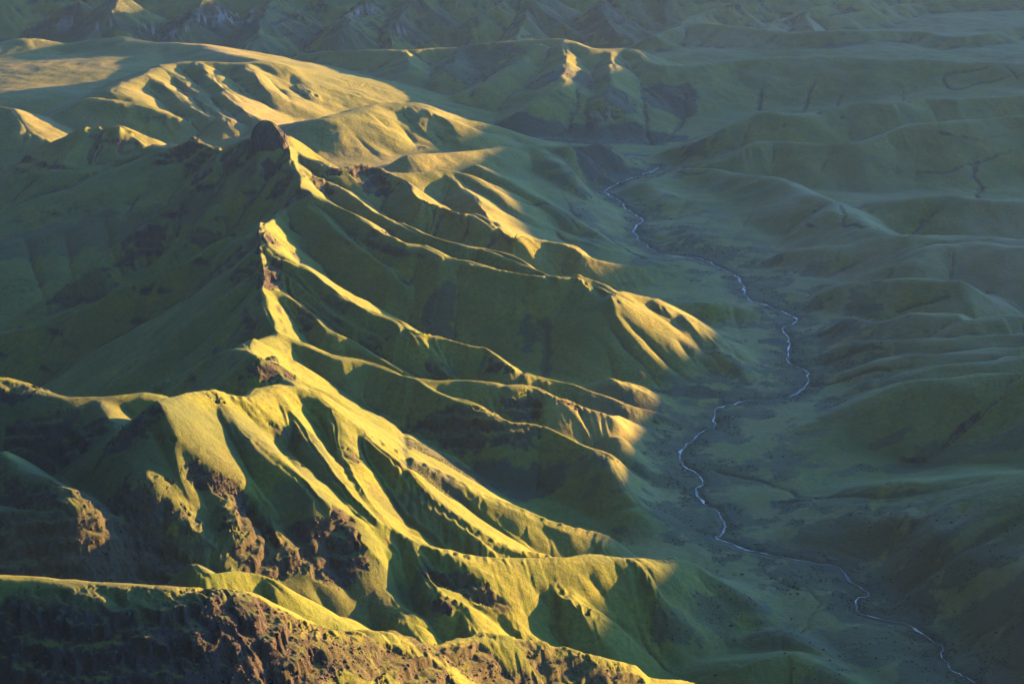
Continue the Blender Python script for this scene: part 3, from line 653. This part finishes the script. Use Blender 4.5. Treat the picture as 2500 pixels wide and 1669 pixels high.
# brush, dryness
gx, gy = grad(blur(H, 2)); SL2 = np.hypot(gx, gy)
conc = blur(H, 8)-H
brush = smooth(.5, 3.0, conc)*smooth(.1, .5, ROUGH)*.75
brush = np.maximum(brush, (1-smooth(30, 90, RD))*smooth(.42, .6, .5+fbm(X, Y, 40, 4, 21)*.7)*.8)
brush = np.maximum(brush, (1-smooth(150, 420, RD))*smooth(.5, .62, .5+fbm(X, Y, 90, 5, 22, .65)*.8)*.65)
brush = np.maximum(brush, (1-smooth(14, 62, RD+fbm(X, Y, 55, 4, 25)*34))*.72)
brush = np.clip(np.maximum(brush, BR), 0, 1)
dry = base_surface(*(a[::6, ::6] for a in (X, Y)), 4)
dry = np.maximum(upsample(dry, NU, NV), (1-smooth(120, 420, RD+fbm(X, Y, 160, 4, 23)*160))*.55)

def grid_object(name, mask, label=None):
    """mesh of the cells where mask (NV-1 x NU-1) holds"""
    ii = np.flatnonzero(mask.ravel())
    if len(ii) == 0: return None
    r, c = ii//(NU-1), ii % (NU-1)
    v00 = r*NU+c
    F = np.stack([v00, v00+1, v00+NU+1, v00+NU], 1).ravel()
    used, inv = np.unique(F, return_inverse=True)
    me = bpy.data.meshes.new(name)
    co = np.stack([X.ravel()[used], Y.ravel()[used], np_H.ravel()[used]], 1).astype(np.float32)
    me.vertices.add(len(used)); me.vertices.foreach_set('co', co.ravel())
    nf = len(ii)
    me.loops.add(nf*4); me.loops.foreach_set('vertex_index', inv.astype(np.int32).ravel())
    me.polygons.add(nf); me.polygons.foreach_set('loop_start', np.arange(0, nf*4, 4, dtype=np.int32))
    me.update(calc_edges=True)
    me.polygons.foreach_set('use_smooth', np.ones(nf, bool))
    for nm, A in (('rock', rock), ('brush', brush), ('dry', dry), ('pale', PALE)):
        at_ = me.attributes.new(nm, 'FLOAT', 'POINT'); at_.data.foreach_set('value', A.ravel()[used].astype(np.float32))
    nrm = NRM.reshape(-1, 3)[used].astype(np.float32)
    me.normals_split_custom_set_from_vertices(nrm)
    me.materials.append(M_TERR)
    o = bpy.data.objects.new(name, me); scene.collection.objects.link(o)
    o['kind'] = 'structure'
    if label: o['label'] = label
    return o
gx, gy = grad(np_H)
NRM = np.stack([-gx, -gy, np.ones_like(gx)], -1); NRM /= np.linalg.norm(NRM, axis=-1, keepdims=True)
vi = (np.arange(NV-1)*(cv-1)/(NV-1)+.5).astype(int); ui = (np.arange(NU-1)*(cu-1)/(NU-1)+.5).astype(int)
REGF = REG[vi][:, ui]
SEEN = set()
for names, nm, lab in LANDS:
    m = np.zeros(REGF.shape, bool)
    for n in names.split():
        if n == 'base': m |= REGF == -1
        else: m |= REGF == REGN.index(n)
        SEEN.add(n)
    grid_object(nm, m, lab)
print('regions without object', set(REGN)-SEEN)

# ------------------------------------------------------------------ the stream
def river():
    n = len(RV); V = []; F = []
    tan = np.gradient(RV[:, :2], axis=0); tan /= np.linalg.norm(tan, axis=1)[:, None]+1e-9
    nr = np.stack([-tan[:, 1], tan[:, 0]], 1)
    wd = .3+3.6*vnoise(RV[:, 0]/40, RV[:, 1]/40, 331)**3 + RV[:, 1]*.0002
    for i in range(n):
        for k in (-1, -.33, .33, 1):
            p = RV[i, :2]+nr[i]*wd[i]*k
            V.append((p[0], p[1], RV[i, 2]+.2+.25*math.cos(k*1.5)))
    for i in range(n-1):
        for k in range(3):
            a = i*4+k; F.append((a, a+1, a+5, a+4))
    me = bpy.data.meshes.new('river'); me.from_pydata(V, [], F)
    me.polygons.foreach_set('use_smooth', np.ones(len(F), bool))
    m, N, Lk = nodes('rapid_water'); b = N['Principled BSDF']
    tc = N.new('ShaderNodeTexCoord'); ns = N.new('ShaderNodeTexNoise'); ns.inputs['Scale'].default_value = .03; ns.inputs['Detail'].default_value = 6
    rp = N.new('ShaderNodeValToRGB'); e = rp.color_ramp.elements
    e[0].position = .49; e[0].color = (.03, .04, .05, 1); e[1].position = .61; e[1].color = (.30, .28, .27, 1)
    Lk.new(tc.outputs['Object'], ns.inputs['Vector']); Lk.new(ns.outputs['Fac'], rp.inputs[0]); Lk.new(rp.outputs[0], b.inputs['Base Color'])
    b.inputs['Roughness'].default_value = .6
    me.materials.append(m)
    o = bpy.data.objects.new('river', me); scene.collection.objects.link(o)
    o['kind'] = 'structure'; o['label'] = 'thin white mountain river winding along the valley floor'
river()

# ------------------------------------------------------------------ loose rock and scrub on the slopes
rng = np.random.default_rng(11)
ph_ = (1+5**.5)/2
ICO = np.array([(-1, ph_, 0), (1, ph_, 0), (-1, -ph_, 0), (1, -ph_, 0), (0, -1, ph_), (0, 1, ph_), (0, -1, -ph_), (0, 1, -ph_), (ph_, 0, -1), (ph_, 0, 1), (-ph_, 0, -1), (-ph_, 0, 1)])/1.9
ICF = np.array([(0, 11, 5), (0, 5, 1), (0, 1, 7), (0, 7, 10), (0, 10, 11), (1, 5, 9), (5, 11, 4), (11, 10, 2), (10, 7, 6), (7, 1, 8), (3, 9, 4), (3, 4, 2), (3, 2, 6), (3, 6, 8), (3, 8, 9), (4, 9, 5), (2, 4, 11), (6, 2, 10), (8, 6, 7), (9, 8, 1)])
def scatter(name, label, P, size, flatz, jit, mat, smooth_=False):
    n = len(P)
    V = ICO[None]*(1+jit*(rng.random((n, 12, 3))-.5))
    a = rng.random(n)*6.28; c, s = np.cos(a)[:, None], np.sin(a)[:, None]
    V = np.stack([V[..., 0]*c-V[..., 1]*s, V[..., 0]*s+V[..., 1]*c, V[..., 2]*flatz], -1)
    V = V*(size*np.ones(n))[:, None, None]*np.stack([rng.uniform(.7, 1.5, n), rng.uniform(.7, 1.4, n), rng.uniform(.7, 1.3, n)], -1)[:, None]
    V = (V+P[:, None]).reshape(-1, 3).astype(np.float32)
    F = (ICF[None]+12*np.arange(n)[:, None, None]).reshape(-1).astype(np.int32)
    me = bpy.data.meshes.new(name); me.vertices.add(len(V)); me.vertices.foreach_set('co', V.ravel())
    me.loops.add(len(F)); me.loops.foreach_set('vertex_index', F)
    me.polygons.add(len(F)//3); me.polygons.foreach_set('loop_start', np.arange(0, len(F), 3, dtype=np.int32))
    me.update(calc_edges=True)
    if smooth_: me.polygons.foreach_set('use_smooth', np.ones(len(F)//3, bool))
    me.materials.append(mat)
    o = bpy.data.objects.new(name, me); scene.collection.objects.link(o)
    o['kind'] = 'stuff'; o['label'] = label
def plain(name, a, b, scale, rough=.95):
    m, N, Lk = nodes(name); bs = N['Principled BSDF']; bs.inputs['Roughness'].default_value = rough
    bs.inputs['Specular IOR Level'].default_value = .15
    tc = N.new('ShaderNodeTexCoord'); ns = N.new('ShaderNodeTexNoise'); ns.inputs['Scale'].default_value = scale; ns.inputs['Detail'].default_value = 6
    rp = N.new('ShaderNodeValToRGB'); e = rp.color_ramp.elements
    e[0].position = .38; e[0].color = a; e[1].position = .64; e[1].color = b
    Lk.new(tc.outputs['Object'], ns.inputs['Vector']); Lk.new(ns.outputs['Fac'], rp.inputs[0]); Lk.new(rp.outputs[0], bs.inputs['Base Color'])
    bp = N.new('ShaderNodeBump'); bp.inputs['Strength'].default_value = .8; bp.inputs['Distance'].default_value = 1.5
    Lk.new(ns.outputs['Fac'], bp.inputs['Height']); Lk.new(bp.outputs[0], bs.inputs['Normal'])
    return m
M_ROCK = plain('dark_basalt', (.012, .010, .009, 1), (.046, .039, .037, 1), .09)
M_LEAF = plain('scrub_leaves', (.016, .026, .010, 1), (.04, .056, .018, 1), .08)
def pick(W, n):
    p = W.ravel()/W.sum(); ii = rng.choice(p.size, n, p=p)
    x = X.ravel()[ii]; y = Y.ravel()[ii]; r = np.hypot(x, y)
    x = x+(rng.random(n)-.5)*r*DT*2; y = y+(rng.random(n)-.5)*r*DL*2
    return np.stack([x, y, height(x, y, np_H)], 1), r
vis = (np.abs(X/Y) < .33) & (Y < 13000)
P, r = pick((rock > .6)*rock*vis, 10000)
sz = (.45+1.3*rng.random(len(P))**4)*(1+r/2800); P[:, 2] -= sz*.25
scatter('boulders', 'countless dark broken rocks covering the cliffs and rocky ribs', P, sz, .8, .9, M_ROCK)
P, r = pick(np.clip(brush-.45, 0, 1)**1.5*vis*(rock < .5)*smooth(.42, .62, vnoise(X/34, Y/34, 48)), 42000)
sz = (.35+1.1*rng.random(len(P))**5)*(1+r/3600); P[:, 2] -= sz*.1
scatter('scrub', 'dark low scrub filling the gullies and the river banks', P, sz, .75, .6, M_LEAF, True)

# ------------------------------------------------------------------ rock dome on the summit
def rock_dome(name, label, px, py, z, rx, ry, zlo, zhi, seed, lean=0, power=.5):
    cx, cy = at(px, py, z); nt_, nz = 160, 64
    V = []; F = []
    th = np.linspace(0, 2*math.pi, nt_, endpoint=False)
    for k in range(nz):
        f = k/(nz-1)
        prof = (1-f**2.6)**power*(1.10-.10*f)
        zz = zlo+(zhi-zlo)*f
        c, s = np.cos(th), np.sin(th)
        col = np.abs(fbm(th*rx*.9*np.ones(nt_), np.full(nt_, zz*.10)+900, 11, 3, seed))*.11
        big = fbm(c*rx*1.2+50, s*ry*1.2+zz*.35, 38, 4, seed+3)*.26
        led = 0
        rr = prof*(1-col+big+led)
        for i in range(nt_): V.append((cx+c[i]*rr[i]*rx+lean*f, cy+s[i]*rr[i]*ry, zz+big[i]*22*f))
    top = len(V); V.append((cx+lean, cy, zhi+1))
    for k in range(nz-1):
        for i in range(nt_):
            a = k*nt_+i; b = k*nt_+(i+1) % nt_; F.append((a, b, b+nt_, a+nt_))
    for i in range(nt_): F.append(((nz-1)*nt_+i, (nz-1)*nt_+(i+1) % nt_, top))
    me = bpy.data.meshes.new(name); me.from_pydata([(v[0]-cx, v[1]-cy, v[2]-zlo) for v in V], [], F)
    me.polygons.foreach_set('use_smooth', np.ones(len(F), bool))
    me.materials.append(M_CLIFF)
    o = bpy.data.objects.new(name, me); o.location = (cx, cy, zlo); scene.collection.objects.link(o)
    o['label'] = label; o['category'] = 'rock'
def cliff_material():
    m, N, Lk = nodes('columnar_cliff'); bs = N['Principled BSDF']; bs.inputs['Roughness'].default_value = .9
    bs.inputs['Specular IOR Level'].default_value = .2
    tc = N.new('ShaderNodeTexCoord'); mp = N.new('ShaderNodeMapping'); mp.inputs['Scale'].default_value = (1, 1, .16)
    ns = N.new('ShaderNodeTexNoise'); ns.inputs['Scale'].default_value = .16; ns.inputs['Detail'].default_value = 7; ns.inputs['Roughness'].default_value = .7
    rp = N.new('ShaderNodeValToRGB'); e = rp.color_ramp.elements
    e[0].position = .4; e[0].color = (.010, .010, .011, 1); e[1].position = .70; e[1].color = (.050, .050, .056, 1)
    Lk.new(tc.outputs['Object'], mp.inputs[0]); Lk.new(mp.outputs[0], ns.inputs['Vector']); Lk.new(ns.outputs['Fac'], rp.inputs[0])
    g = N.new('ShaderNodeNewGeometry'); sp = N.new('ShaderNodeSeparateXYZ'); Lk.new(g.outputs['Normal'], sp.inputs[0])
    mr = N.new('ShaderNodeMapRange'); mr.inputs[1].default_value = .55; mr.inputs[2].default_value = .8; Lk.new(sp.outputs['Z'], mr.inputs[0])
    mx = N.new('ShaderNodeMix'); mx.data_type = 'RGBA'; Lk.new(mr.outputs[0], mx.inputs[0]); Lk.new(rp.outputs[0], mx.inputs[6]); mx.inputs[7].default_value = (.04, .06, .018, 1)
    Lk.new(mx.outputs[2], bs.inputs['Base Color'])
    bp = N.new('ShaderNodeBump'); bp.inputs['Strength'].default_value = 1; bp.inputs['Distance'].default_value = 4
    Lk.new(ns.outputs['Fac'], bp.inputs['Height']); Lk.new(bp.outputs[0], bs.inputs['Normal'])
    return m
M_CLIFF = cliff_material()
rock_dome('rock_dome', 'dark rounded rock dome standing on the highest summit', 615, 322, 1955, 66, 52, 1890, 2026, 5, power=.5)
rock_dome('rock_pinnacle', 'small dark rock shoulder leaning against the right side of the big dome', 654, 325, 1950, 17, 26, 1890, 1980, 9, power=.6)
rock_dome('rock_fin', 'thin reddish rock fin on the tip of the pointed ridge below the summit', 595, 545, 1900, 9, 30, 1865, 1922, 14, power=.45)
rock_dome('rock_outcrop', 'blunt dark rock knob on the ridge behind the rounded green dome', 622, 838, 1868, 26, 22, 1810, 1888, 21, power=.4)

# ------------------------------------------------------------------ mountains beyond the right edge that shade the valley
def side_mountains():
    ny, nx = 400, 60
    yy = np.linspace(-500, 19000, ny); xx = np.linspace(-1, 1, nx)
    hy = np.interp(yy, *zip(*SIDE))
    V = []; F = []
    for j in range(ny):
        for i in range(nx):
            x = 5600+xx[i]*1100 - 250
            z = 1350+(hy[j]-1350)*(1-abs(xx[i]))**.9
            V.append((x, yy[j], z))
    V = np.array(V)
    V[:, 2] += fbm(V[:, 0], V[:, 1], 700, 5, 7)*22
    for j in range(ny-1):
        for i in range(nx-1):
            a = j*nx+i; F.append((a, a+1, a+nx+1, a+nx))
    me = bpy.data.meshes.new('hills'); me.from_pydata(V.tolist(), [], F)
    me.polygons.foreach_set('use_smooth', np.ones(len(F), bool))
    me.materials.append(M_TERR)
    o = bpy.data.objects.new('hills', me); scene.collection.objects.link(o); o['kind'] = 'structure'
side_mountains()

# ------------------------------------------------------------------ the blue air
def haze():
    bm = bpy.data.meshes.new('haze')
    x0, x1, y0, y1, z0, z1 = -9000, 9000, -3000, 16000, 1180, 3080
    v = [(x, y, z) for z in (z0, z1) for y in (y0, y1) for x in (x0, x1)]
    f = [(0, 2, 3, 1), (4, 5, 7, 6), (0, 1, 5, 4), (2, 6, 7, 3), (0, 4, 6, 2), (1, 3, 7, 5)]
    bm.from_pydata(v, [], f)
    m = bpy.data.materials.new('haze'); m.use_nodes = True; N = m.node_tree.nodes; N.clear()
    o = N.new('ShaderNodeOutputMaterial'); p = N.new('ShaderNodeVolumePrincipled')
    p.inputs['Color'].default_value = HAZE_COL; p.inputs['Density'].default_value = HAZE_DEN
    p.inputs['Anisotropy'].default_value = 0.2
    m.node_tree.links.new(p.outputs[0], o.inputs['Volume'])
    bm.materials.append(m)
    ob = bpy.data.objects.new('haze', bm); scene.collection.objects.link(ob)
    ob['kind'] = 'stuff'; ob['label'] = 'thin blue evening haze filling the valley air'
HAZE_COL = (.20, .40, 1.0, 1); HAZE_DEN = 4.4e-6
haze()

# ------------------------------------------------------------------ single shrubs on the flat by the lower river
def shrubs():
    r = np.random.default_rng(5); V = []; F = []
    for k in range(46):                                   # one bush: many small leaf clumps round a few stems
        a, e = r.random()*6.28, r.random()*1.4
        q = np.array([math.cos(a)*math.cos(e)*1.9, math.sin(a)*math.cos(e)*1.7, math.sin(e)*1.7+.5])*r.uniform(.55, 1)
        s = r.uniform(.35, .75); n = len(V)
        for v in ICO: V.append(tuple(q+v*s*r.uniform(.6, 1.3)))
        F += [tuple(int(i)+n for i in f) for f in ICF]
    me = bpy.data.meshes.new('shrub'); me.from_pydata(V, [], F); me.materials.append(M_LEAF)
    k = 0
    while k < 70:
        px = r.uniform(1640, 2260); py = r.uniform(1300, 1560)
        x, y, z = land(px, py)
        if np.hypot(RV[:, 0]-x, RV[:, 1]-y).min() < 18: continue
        o = bpy.data.objects.new('shrub', me); scene.collection.objects.link(o)
        s = r.uniform(.6, 1.5); o.location = (x, y, float(height(x, y, np_H))-.2); o.scale = (s*r.uniform(.9, 1.6), s, s*.8); o.rotation_euler = (0, 0, r.random()*6.28)
        o['label'] = 'small dark rounded shrub dotting the shaded grassy flat beside the lower river'
        o['category'] = 'shrub'; o['group'] = 'shrubs dotting the flat by the lower river'; k += 1
shrubs()
